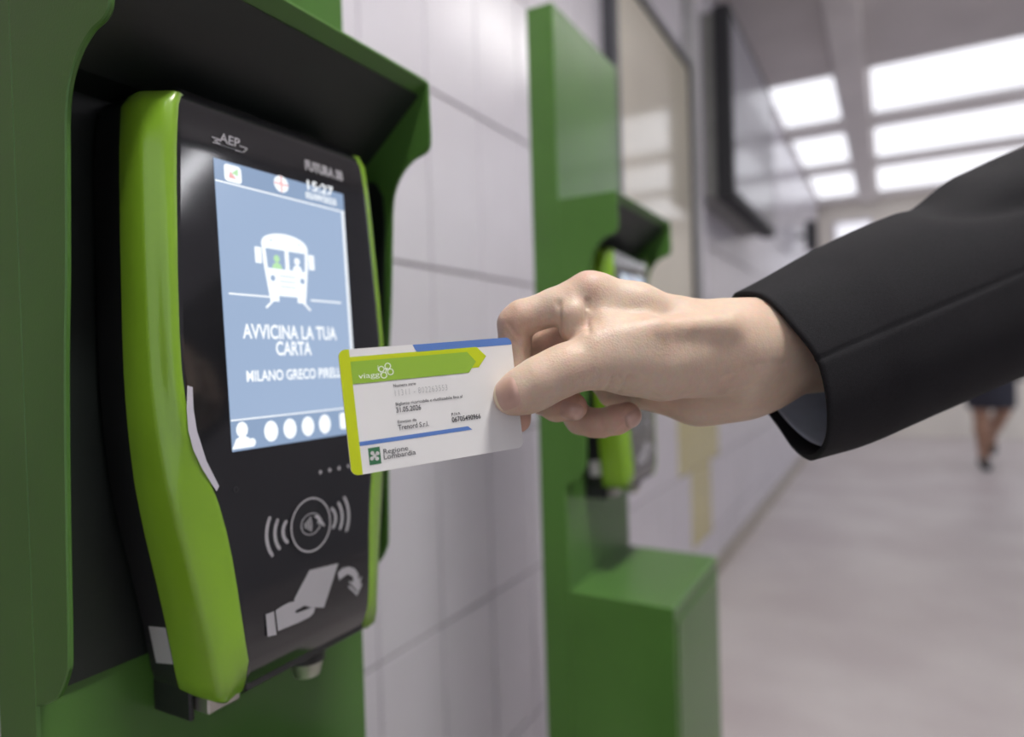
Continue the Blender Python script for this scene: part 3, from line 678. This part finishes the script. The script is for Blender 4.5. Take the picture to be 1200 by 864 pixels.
def nets(D, G):
    ins = D < 0; nx, ny, nz = D.shape
    cnt = np.zeros((nx - 1, ny - 1, nz - 1), np.uint8)
    for i in (0, 1):
        for j in (0, 1):
            for k in (0, 1): cnt += ins[i:nx - 1 + i, j:ny - 1 + j, k:nz - 1 + k]
    m = (cnt > 0) & (cnt < 8); idx = -np.ones(m.shape, int); cells = np.argwhere(m); idx[m] = np.arange(len(cells))
    acc = np.zeros((len(cells), 3)); w = np.zeros(len(cells)); ci, cj, ck = cells.T
    cor = [(i, j, k) for i in (0, 1) for j in (0, 1) for k in (0, 1)]
    for p in cor:
        for a in range(3):
            if p[a] == 0:
                q = list(p); q[a] = 1
                d0 = D[ci + p[0], cj + p[1], ck + p[2]]; d1 = D[ci + q[0], cj + q[1], ck + q[2]]
                s = (d0 < 0) != (d1 < 0); t = np.where(s, d0 / np.where(s, d0 - d1, 1), 0)
                pos = np.array(p, float)[None] .repeat(len(cells), 0); pos[:, a] = t
                acc[s] += pos[s]; w[s] += 1
    V = (cells + acc / w[:, None]) * G.step + G.lo
    F = []
    for a in range(3):
        b, c = (a + 1) % 3, (a + 2) % 3
        s0 = [slice(None)] * 3; s1 = [slice(None)] * 3; s0[a] = slice(0, -1); s1[a] = slice(1, None)
        ch = np.argwhere(ins[tuple(s0)] != ins[tuple(s1)])
        ch = ch[(ch[:, b] > 0) & (ch[:, c] > 0) & (ch[:, b] < D.shape[b] - 1) & (ch[:, c] < D.shape[c] - 1)]
        eb = np.eye(3, dtype=int)[b]; ec = np.eye(3, dtype=int)[c]
        q = np.stack([idx[tuple((ch - o).T)] for o in (eb * 0, eb, eb + ec, ec)], 1)
        flip = ins[tuple(ch.T)]
        q[~flip] = q[~flip][:, ::-1]
        F.append(q)
    F = np.concatenate(F); F = F[(F >= 0).all(1)]
    return V, F
def mesh_np(name, V, F):
    me = bpy.data.meshes.new(name); me.vertices.add(len(V)); me.vertices.foreach_set('co', np.asarray(V, np.float32).ravel())
    me.loops.add(F.size); me.loops.foreach_set('vertex_index', F.ravel().astype(np.int32))
    me.polygons.add(len(F)); me.polygons.foreach_set('loop_start', np.arange(0, F.size, F.shape[1], dtype=np.int32))
    me.update(calc_edges=True); me.validate()
    me.polygons.foreach_set('use_smooth', np.ones(len(me.polygons), bool)); me.update()
    return me

# ------------------------------------------------------------------ the hand (camera-aligned working frame, metres)
def hp(u, v, d): return np.array([(u - 600) / FPX * d, -(v - 432) / FPX * d, d])
def K(u, v, d, r): return (hp(u, v, d), r / 1000.0)
index = [K(700, 347, .348, 11.5), K(690, 344, .346, 11), K(650, 360, .344, 9.3), K(612, 373, .344, 9.0), K(604, 380, .345, 8.8), K(603, 405, .3460, 8.2), K(605, 440, .3445, 7.8), K(606, 465, .3435, 7.4), K(607, 492, .3415, 6.6)]
middle = [K(712, 352, .366, 11.5), K(680, 372, .366, 9.6), K(632, 402, .366, 9.2), K(622, 412, .367, 9.0), K(626, 440, .369, 8.4), K(636, 468, .368, 8.0), K(652, 476, .362, 8.0), K(672, 477, .354, 7.3)]
ring = [K(728, 362, .384, 11), K(690, 400, .386, 9.2), K(655, 438, .386, 8.8), K(663, 470, .384, 8.2), K(680, 492, .380, 8.0), K(700, 497, .374, 8.0), K(722, 492, .368, 7.8), K(735, 487, .364, 7.3)]
pinky = [K(748, 385, .400, 10), K(722, 420, .405, 8.2), K(706, 446, .406, 7.6), K(716, 462, .404, 7.2), K(738, 468, .398, 6.8), K(754, 466, .392, 6.2)]
thumb = [K(800, 422, .346, 15.5), K(740, 423, .337, 14.6), K(712, 423, .332, 13.4), K(690, 425, .329, 12.4), K(665, 432, .326, 11.6), K(648, 440, .325, 11.4), K(630, 448, .3235, 11.0), K(612, 458, .3232, 10.0), K(600, 465, .3242, 8.8)]
def hand_sdf(P):
    # palm and back of the hand
    palm = chain(P, [K(700, 348, .348, 11.5), K(745, 362, .350, 12.5), K(800, 385, .354, 14.5), K(860, 398, .360, 17.5)], .006)
    palm = smin(palm, chain(P, [K(712, 354, .366, 12), K(790, 388, .368, 15), K(860, 405, .368, 18)], .006), .010)
    palm = smin(palm, chain(P, [K(728, 364, .384, 11.5), K(800, 400, .382, 15), K(865, 420, .378, 18)], .006), .010)
    palm = smin(palm, chain(P, [K(748, 388, .398, 11), K(790, 425, .394, 15), K(830, 452, .388, 17.5), K(868, 446, .384, 18)], .006), .010)
    # heel of the hand (little finger side)
    palm = smin(palm, chain(P, [K(770, 452, .388, 15.5), K(815, 460, .384, 17.0), K(858, 452, .380, 17.0)], .006), .010)
    # thenar
    palm = smin(palm, chain(P, [K(735, 426, .338, 14.5), K(775, 430, .343, 15.8), K(820, 424, .349, 17.0), K(865, 418, .356, 18)], .006), .010)
    # forearm
    fore = chain(P, [K(860, 400, .360, 18.0), K(900, 396, .369, 18.5), K(960, 378, .382, 19.5), K(1040, 350, .403, 21)], .010)
    fore = smin(fore, chain(P, [K(860, 440, .378, 19.0), K(900, 433, .385, 19), K(960, 414, .397, 20), K(1040, 386, .418, 22)], .010), .016)
    palm = smin(palm, fore, .016)
    # thumb extensor ridge and wrist tendons
    palm = smin(palm, chain(P, [K(700, 402, .3255, 5.0), K(770, 388, .3295, 5.5), K(850, 382, .339, 5.0)], .003), .010)
    palm = smin(palm, ellipsoid(P, hp(872, 415, .351), (.012, .011, .008)), .009)
    palm = smin(palm, chain(P, [K(868, 446, .357, 4), K(905, 440, .361, 3.5), K(965, 424, .372, 4)], .003), .008)
    # web between thumb and index
    palm = smin(palm, chain(P, [K(702, 372, .3405, 6.5), K(708, 388, .337, 8), K(740, 400, .338, 10)], .006), .012)
    # hollow at the base of the thumb
    hollow = ellipsoid(P, hp(838, 436, .3275), (.014, .011, .0075)); palm = -smin(-palm, hollow, .010)
    th = chain(P, thumb, .004)
    # ball of the thumb tip and waist at its joint
    th = smin(th, ellipsoid(P, hp(618, 460, .326), (.013, .0095, .0085)), .004)
    D = smin(palm, th, .007)
    # fold of skin at the index base
    fold = chain(P, [K(674, 350, .3455, 8.0), K(671, 370, .3378, 7.6), K(672, 386, .3368, 7.2)], .004)
    ix = chain(P, index, .0025)
    ix = smin(ix, fold, .0032)
    mi = chain(P, middle, .0025); ri = chain(P, ring, .0025); pi_ = chain(P, pinky, .0025)
    fing = smin(ix, mi, .0008); fing = smin(fing, ri, .0008); fing = smin(fing, pi_, .0008)
    D = smin(D, fing, .0032)
    # creases: thin grooves
    def groove(D, a, b, r, k=.0016):
        g = cone(P, a, b, r, r * .6); return -smin(-D, g, k)
    for (a, b, r) in CREASES: D = groove(D, a, b, r)
    return D
def surf_groove(u0, v0, d0, u1, v1, d1, r): return (hp(u0, v0, d0), hp(u1, v1, d1), r)
CREASES = []
lo = np.array([-.016, -.038, .300]); hi = np.array([.212, .052, .440])
Gd = Grid(lo, hi, .00095)
P = (Gd.X, Gd.Y, Gd.Z)
D = hand_sdf(P)
# creases: place them on the front surface by looking along depth at sampled pixels
def front_depth(u, v):
    d = np.linspace(.300, .42, 400); pts = np.stack([(u - 600) / FPX * d, -(v - 432) / FPX * d, d])
    ii = np.round((pts - lo[:, None]) / Gd.step).astype(int)
    ok = ((ii >= 0) & (ii < np.array(D.shape)[:, None])).all(0)
    for k in range(len(d)):
        if ok[k] and D[ii[0, k], ii[1, k], ii[2, k]] < 0: return d[k]
    return None
lines = [((714, 464), (722, 450), (727, 438), .0005), ((721, 465), (731, 452), (737, 441), .0004), ((707, 460), (714, 450), (717, 442), .0003),
         ((688, 352), (687, 370), (690, 390), .0005), ((655, 354), (655, 372), (657, 392), .0006),
         
         ((596, 380), (603, 392), (612, 398), .0006), ((592, 388), (600, 398), (608, 404), .0004),
         ((846, 442), (880, 430), (925, 424), .0003)]
bb_pad = .006
for *pp, r in lines:
    seq = []
    for (u, v) in [tuple(x) for x in smooth_poly(pp, 4)]:
        d = front_depth(u, v)
        if d: seq.append(hp(u, v, d - .0001))
    for a, b in zip(seq[:-1], seq[1:]):
        if abs(a[2] - b[2]) > .006: continue
        l0 = np.maximum(((np.minimum(a, b) - bb_pad - lo) / Gd.step).astype(int), 0); h0 = ((np.maximum(a, b) + bb_pad - lo) / Gd.step).astype(int)
        sl = tuple(slice(l0[i], h0[i]) for i in range(3))
        g = cone((P[0][sl], P[1][sl], P[2][sl]), a, b, r, r); D[sl] = -smin(-D[sl], g, .0018)
V, F = nets(D, Gd)
# smooth lightly (two passes of neighbour averaging)
E = np.concatenate([F[:, [0, 1]], F[:, [1, 2]], F[:, [2, 3]], F[:, [3, 0]]])
deg = np.bincount(E.ravel(), minlength=len(V)).astype(float)
for lam in (.5, -.52, .5, -.52, .45):
    S = np.zeros_like(V)
    for c in range(3): S[:, c] = np.bincount(E[:, 0], V[E[:, 1], c], len(V)) + np.bincount(E[:, 1], V[E[:, 0], c], len(V))
    V = V + lam * (S / deg[:, None] - V)
keep = np.ones(len(F), bool)
per = thing('person', atd(1000, 400, .40), 'person in a dark suit jacket reaching in from the right with a travel card', 'person')
PB = Vector(per['base'])
Vw = V @ B.T - np.array(PB[:])
F = F[:, ::-1] if False else F
me = mesh_np('hand', Vw, F)
# orientation check
ca = (V - V.mean(0)); 
me.materials.append(M['skin'])
fl = np.zeros(len(V))
def blush(u, v, d, rad, s):
    global fl
    q = np.linalg.norm(V - hp(u, v, d), axis=1); fl = np.maximum(fl, s * np.exp(-(q / rad) ** 2))
for a in ((607, 492, .343, .012, .55), (672, 477, .354, .013, .60), (735, 487, .364, .013, .60), (700, 497, .374, .014, .45), (640, 398, .366, .014, .55), (603, 378, .340, .010, .28), (596, 470, .322, .010, .25), (690, 330, .342, .012, .22),
          (672, 396, .337, .008, .25), (625, 440, .322, .010, .12), (640, 470, .365, .012, .5)): blush(*a)
att = me.attributes.new('flush', 'FLOAT', 'POINT'); att.data.foreach_set('value', fl.astype(np.float32))
hand = link('hand', me, None, per); 
hand['label'] = 'bare right hand and wrist'
# fingernails: patches lying on the surface
def sdf_at(p):
    i = (np.asarray(p) - lo) / Gd.step; j = np.floor(i).astype(int); f = i - j; s = 0
    if (j < 0).any() or (j + 1 >= np.array(D.shape)).any(): return .01
    for a in (0, 1):
        for b in (0, 1):
            for c in (0, 1): s += D[j[0] + a, j[1] + b, j[2] + c] * (f[0] if a else 1 - f[0]) * (f[1] if b else 1 - f[1]) * (f[2] if c else 1 - f[2])
    return s
def nail(c, tip_dir, nrm, L, W, free=False):
    c = np.array(c); n = np.array(nrm, float); n /= np.linalg.norm(n); t = np.array(tip_dir, float); t -= n * (t @ n); t /= np.linalg.norm(t); s = np.cross(n, t)
    bm = bmesh.new(); NA, NB = 14, 11; rows = []
    for i in range(NA + 1):
        a = i / NA * 2 - 1; row = []
        wa = W / 2 * (1 - abs(a) ** 4.5 * .35) if a > 0 else W / 2 * (1 - abs(a) ** 3 * .30)
        for j in range(NB + 1):
            b = j / NB * 2 - 1
            aa = a * (1 - .10 * b * b) if a < 0 else a * (1 - .10 * b * b)
            p0 = c + t * aa * L / 2 + s * b * wa
            p = p0 + n * .012; hit = None
            for _ in range(60):
                q = sdf_at(p)
                if q < .00012: hit = p; break
                p = p - n * max(q * .8, .0001)
                if (p - p0) @ n < -.012: break
            if hit is None: hit = p0
            edge = max(abs(b), abs(a)) 
            lift = .00075 * (1 - edge ** 8) - .0001 + (.0003 if a > .8 else 0)
            row.append(hit + n * lift)
        rows.append(row)
    vs = [[bm.verts.new(Vector(B @ p)) for p in r] for r in rows]
    for r0, r1 in zip(vs[:-1], vs[1:]):
        for j in range(NB): bm.faces.new((r0[j], r0[j + 1], r1[j + 1], r1[j]))
    o = obj('fingernail', bm, M['nail'], hand, smooth=True)
    if free:
        o.data.materials.append(M['nail_tip'])
        for k, pgn in enumerate(o.data.polygons):
            if k // NB >= NA - 2: pgn.material_index = 1
    return o
hand['base'] = list(PB)
nail(hp(598, 462, .322), (-1, -.28, 0), (-.38, .10, -1), .0140, .0150, True)['label'] = 'thumbnail'
nail(hp(668, 478, .354), (1, -.25, -.1), (.10, -.40, -1), .0115, .0105)
nail(hp(739, 487, .364), (1, .25, -.1), (.30, -.35, -1), .0115, .0105)

# ------------------------------------------------------------------ jacket sleeve
cuff = [(867, 342, .380), (889, 344, .358), (909, 358, .346), (931, 383, .339), (949, 405, .336), (961, 425, .335), (969, 452, .335), (973, 486, .338), (971, 516, .346), (962, 533, .358), (949, 540, .376), (930, 527, .394),
        (913, 503, .408), (896, 479, .417), (878, 448, .422), (864, 415, .421), (856, 384, .415), (855, 360, .406), (859, 346, .396)]
ringpts = smooth_poly([hp(*p) for p in cuff], 6, closed=True)
def resample(pts, n):
    pts = [np.array(p) for p in pts]; pts.append(pts[0]); L = [0]
    for a, b in zip(pts[:-1], pts[1:]): L.append(L[-1] + np.linalg.norm(b - a))
    out = []; 
    for i in range(n):
        s = L[-1] * i / n; j = np.searchsorted(L, s, side='right') - 1; t = (s - L[j]) / max(L[j + 1] - L[j], 1e-9); out.append(pts[j] * (1 - t) + pts[j + 1] * t)
    return out
NS = 240
R0 = resample(ringpts, NS)
st = [((915, 315), (988, 528), .388, .046), ((953, 294), (1020, 516), .396, .050), ((1000, 271), (1060, 498), .408, .053), ((1036, 255), (1093, 484), .419, .055), ((1078, 240), (1130, 467), .432, .058), ((1112, 219), (1165, 452), .445, .061),
      ((1155, 191), (1203, 438), .458, .064), ((1200, 171), (1245, 424), .472, .067), ((1275, 142), (1315, 400), .492, .068), ((1350, 118), (1385, 378), .512, .068)]
stations = []
for T_, B_, d, b in st:
    t3, b3 = hp(*T_, d + .004), hp(*B_, d - .004); stations.append(((t3 + b3) / 2, (t3 - b3) / 2, b))
axis = stations[-1][0] - stations[0][0]; axis /= np.linalg.norm(axis)
SR = []
for c, e1, b in stations:
    e2 = np.cross(axis, e1); e2 /= np.linalg.norm(e2)
    if e2[2] > 0: e2 = -e2        # towards the camera
    a = np.linalg.norm(e1)
    SR.append([c + e1 * math.cos(2 * PI * i / NS) + e2 * b * math.sin(2 * PI * i / NS) for i in range(NS)])
# dense interpolation along the sleeve
ctrl = [R0] + SR; ctrl = [np.array(r) for r in ctrl]
dense = []
for i in range(len(ctrl) - 1):
    p0, p1, p2, p3 = ctrl[max(i - 1, 0)], ctrl[i], ctrl[i + 1], ctrl[min(i + 2, len(ctrl) - 1)]
    nn = 9 if i == 0 else 9
    for k in range(nn):
        t = k / nn; dense.append(0.5 * ((2 * p1) + (-p0 + p2) * t + (2 * p0 - 5 * p1 + 4 * p2 - p3) * t * t + (-p0 + 3 * p1 - 3 * p2 + p3) * t ** 3))
dense.append(ctrl[-1])
NR = len(dense)
for i, r in enumerate(dense):
    c = r.mean(0)
    for j in range(NS):
        d = r[j] - c; dn = d / np.linalg.norm(d); s = i / NR
        u, v = 600 + FPX * r[j][0] / r[j][2], 432 - FPX * r[j][1] / r[j][2]
        near = max(0.0, -dn[2])
        w = 0.0
        w += 0.0013 * noise.noise(Vector((r[j][0] * 22, r[j][1] * 22, r[j][2] * 22))) * min(1, i / 10)
        # seam running along the camera side
        sv = 421 + (u - 960) * (318 - 421) / 240
        if near > .2: w -= 0.0010 * math.exp(-((v - sv) / 2.4) ** 2)
        if near > .1: w += 0.0003 * math.exp(-((v - sv - 9) / 8) ** 2)
        # folds near the elbow
        fvv = 239 + (u - 1082) * (-8) / 118 + 6 * math.sin((u - 1082) / 40)
        if u > 1050: w -= 0.0038 * math.exp(-((v - fvv - 4) / 12) ** 2) * min(1, (u - 1050) / 50) * (1 if dn[2] < .2 else .3)
        if u > 1050: w += 0.0030 * math.exp(-((v - fvv + 22) / 18) ** 2) * min(1, (u - 1050) / 70)
        w += 0.0022 * math.exp(-((v - 282 + (u - 1020) * .2) / 18) ** 2) * math.exp(-((u - 1010) / 60) ** 2) * near
        r[j] += dn * w
def tube(rings, thick, mname, name, parent, rim=True, label=None):
    """closed shell: outer rings, inner rings offset inwards, joined at both ends"""
    R = [np.array(r) for r in rings]; inner = []
    for r in R:
        c = r.mean(0); d = r - c; inner.append(c + d * (1 - thick / np.linalg.norm(d, axis=1))[:, None])
    seq = R[::-1] + ([R[0] * .5 + inner[0] * .5 - (R[min(3, len(R) - 1)].mean(0) - R[0].mean(0)) * .03] if rim else []) + inner
    bm = bmesh.new(); vs = [[bm.verts.new(Vector(B @ p)) for p in r] for r in seq]; n = len(vs[0])
    for a, b in zip(vs[:-1] , vs[1:]):
        for i in range(n): bm.faces.new((a[i], a[(i + 1) % n], b[(i + 1) % n], b[i]))
    a, b = vs[0], vs[-1]
    for i in range(n): bm.faces.new((a[i], a[(i + 1) % n], b[(i + 1) % n], b[i]))
    o = obj(name, bm, M[mname], parent, smooth=True)
    if label: o['label'] = label
    return o
sleeve = tube(dense, .0028, 'wool', 'jacket_sleeve', per, label='dark suit jacket sleeve')
# lining, set back inside the cuff
lin = []
for r in dense[6:60:2]:
    c = r.mean(0); d = r - c; lin.append(c + d * (1 - .0045 / np.linalg.norm(d, axis=1))[:, None])
tube(lin, .0008, 'lining', 'sleeve_lining', per, label='pale blue grey lining inside the cuff')
# cuff vent with button tab on the far lower edge
bm = bmesh.new()
vp = [hp(*p) for p in ((893, 474, .4165), (908, 468, .413), (914, 476, .413), (899, 484, .4165))]
vv = [bm.verts.new(Vector(B @ p)) for p in vp]; f = bm.faces.new(vv); bmesh.ops.solidify(bm, geom=[f], thickness=.003)
obj('cuff_vent', bm, M['wool'], per)

# ------------------------------------------------------------------ passer-by far down the corridor
fp0 = Vector(ray(1163, 549)); fp0 = fp0 * (FLOOR / fp0.z)
pas = thing('person', fp0, 'distant blurred person in dark clothes walking with bare legs', 'person')
def pw(x, y, z): return np.array([x, y, z])
Gp = Grid((-.42, -.5, -.01), (.42, .5, 1.76), .012); PP = (Gp.X, Gp.Y, Gp.Z)
def body(PP):
    leg1 = chain(PP, [(pw(-.09, 0, .88), .085), (pw(-.08, -.06, .50), .058), (pw(-.075, -.055, .34), .055), (pw(-.06, .0, .08), .036)], .03)
    foot1 = chain(PP, [(pw(-.06, .02, .05), .036), (pw(-.055, -.14, .03), .030)], .02)
    leg2 = chain(PP, [(pw(.09, 0, .88), .085), (pw(.08, -.02, .50), .058), (pw(.06, .12, .40), .054), (pw(.04, .36, .24), .036)], .03)
    foot2 = chain(PP, [(pw(.04, .38, .23), .036), (pw(.04, .40, .09), .030)], .02)
    tor = chain(PP, [(pw(0, 0, .90), .135), (pw(0, .0, 1.10), .115), (pw(0, .01, 1.30), .13)], .06)
    tor = smin(tor, cone(PP, pw(-.14, .01, 1.38), pw(.14, .01, 1.38), .06, .06), .05)
    neck = cone(PP, pw(0, .01, 1.40), pw(0, 0, 1.52), .052, .05)
    head = ellipsoid(PP, pw(0, -.01, 1.61), (.076, .095, .115)); head = smin(head, cone(PP, pw(0, -.10, 1.60), pw(0, -.115, 1.585), .012, .014), .012)
    head = smin(head, ellipsoid(PP, pw(-.08, 0, 1.60), (.012, .022, .032)), .006); head = smin(head, ellipsoid(PP, pw(.08, 0, 1.60), (.012, .022, .032)), .006)
    D = smin(tor, smin(leg1, leg2, .03), .04)
    for f in (foot1, foot2): D = smin(D, f, .02)
    D = smin(D, smin(neck, head, .02), .03)
    for s, sw in ((-1, .12), (1, -.12)):
        arm = chain(PP, [(pw(s * .18, .01, 1.37), .050), (pw(s * .23, .03 + sw * .3, 1.10), .040), (pw(s * .22, -.04 - sw, .88), .028)], .02)
        hnd = chain(PP, [(pw(s * .22, -.04 - sw, .88), .030), (pw(s * .215, -.06 - sw, .79), .026)], .02)
        D = smin(D, smin(arm, hnd, .02), .02)
    return D
Db = body(PP); Vb, Fb = nets(Db, Gp)
link('body', mesh_np('body', Vb, Fb), M['tan_skin'], pas)
def cloth(name, mask, off, mname):
    Dc = np.maximum(Db - off, mask); v, f = nets(Dc, Gp)
    return link(name, mesh_np(name, v, f), M[mname], pas)
Z = Gp.Z
skirt = smin(cone(PP, pw(-.02, 0, .95), pw(-.02, 0, .58), .14, .165), cone(PP, pw(.02, 0, .95), pw(.02, .03, .58), .14, .165), .05)
v, f = nets(np.maximum(smin(Db - .012, skirt, .03), np.maximum(.52 - Z, Z - 1.0)), Gp); link('skirt', mesh_np('skirt', v, f), M['dark_cloth'], pas)
cloth('jacket', np.maximum(.96 - Z, Z - 1.44) - 0 * Z, .014, 'dark_cloth')
cloth('shoe', np.maximum(Z - .085, Gp.Y - .18), .008, 'shoe'); cloth('shoe', np.maximum(np.maximum(Z - .25, .27 - Gp.Y), (Z - .16) - (Gp.Y - .36) * 1.2), .008, 'shoe')
hairD = np.maximum(ellipsoid(PP, pw(0, .015, 1.635), (.088, .100, .110)), np.maximum(-(Gp.Y + .045) - (Z - 1.62) * .9, 1.50 - Z))
v, f = nets(hairD, Gp); link('hair', mesh_np('hair', v, f), M['hair'], pas)
for s in (-1, 1):
    bm = bmesh.new(); bmesh.ops.create_uvsphere(bm, u_segments=10, v_segments=6, radius=.011)
    for vv in bm.verts: vv.co = vv.co + Vector((s * .030, -.095, 1.615)) + fp0
    obj('eye', bm, M['dark_frame'], pas, smooth=True)
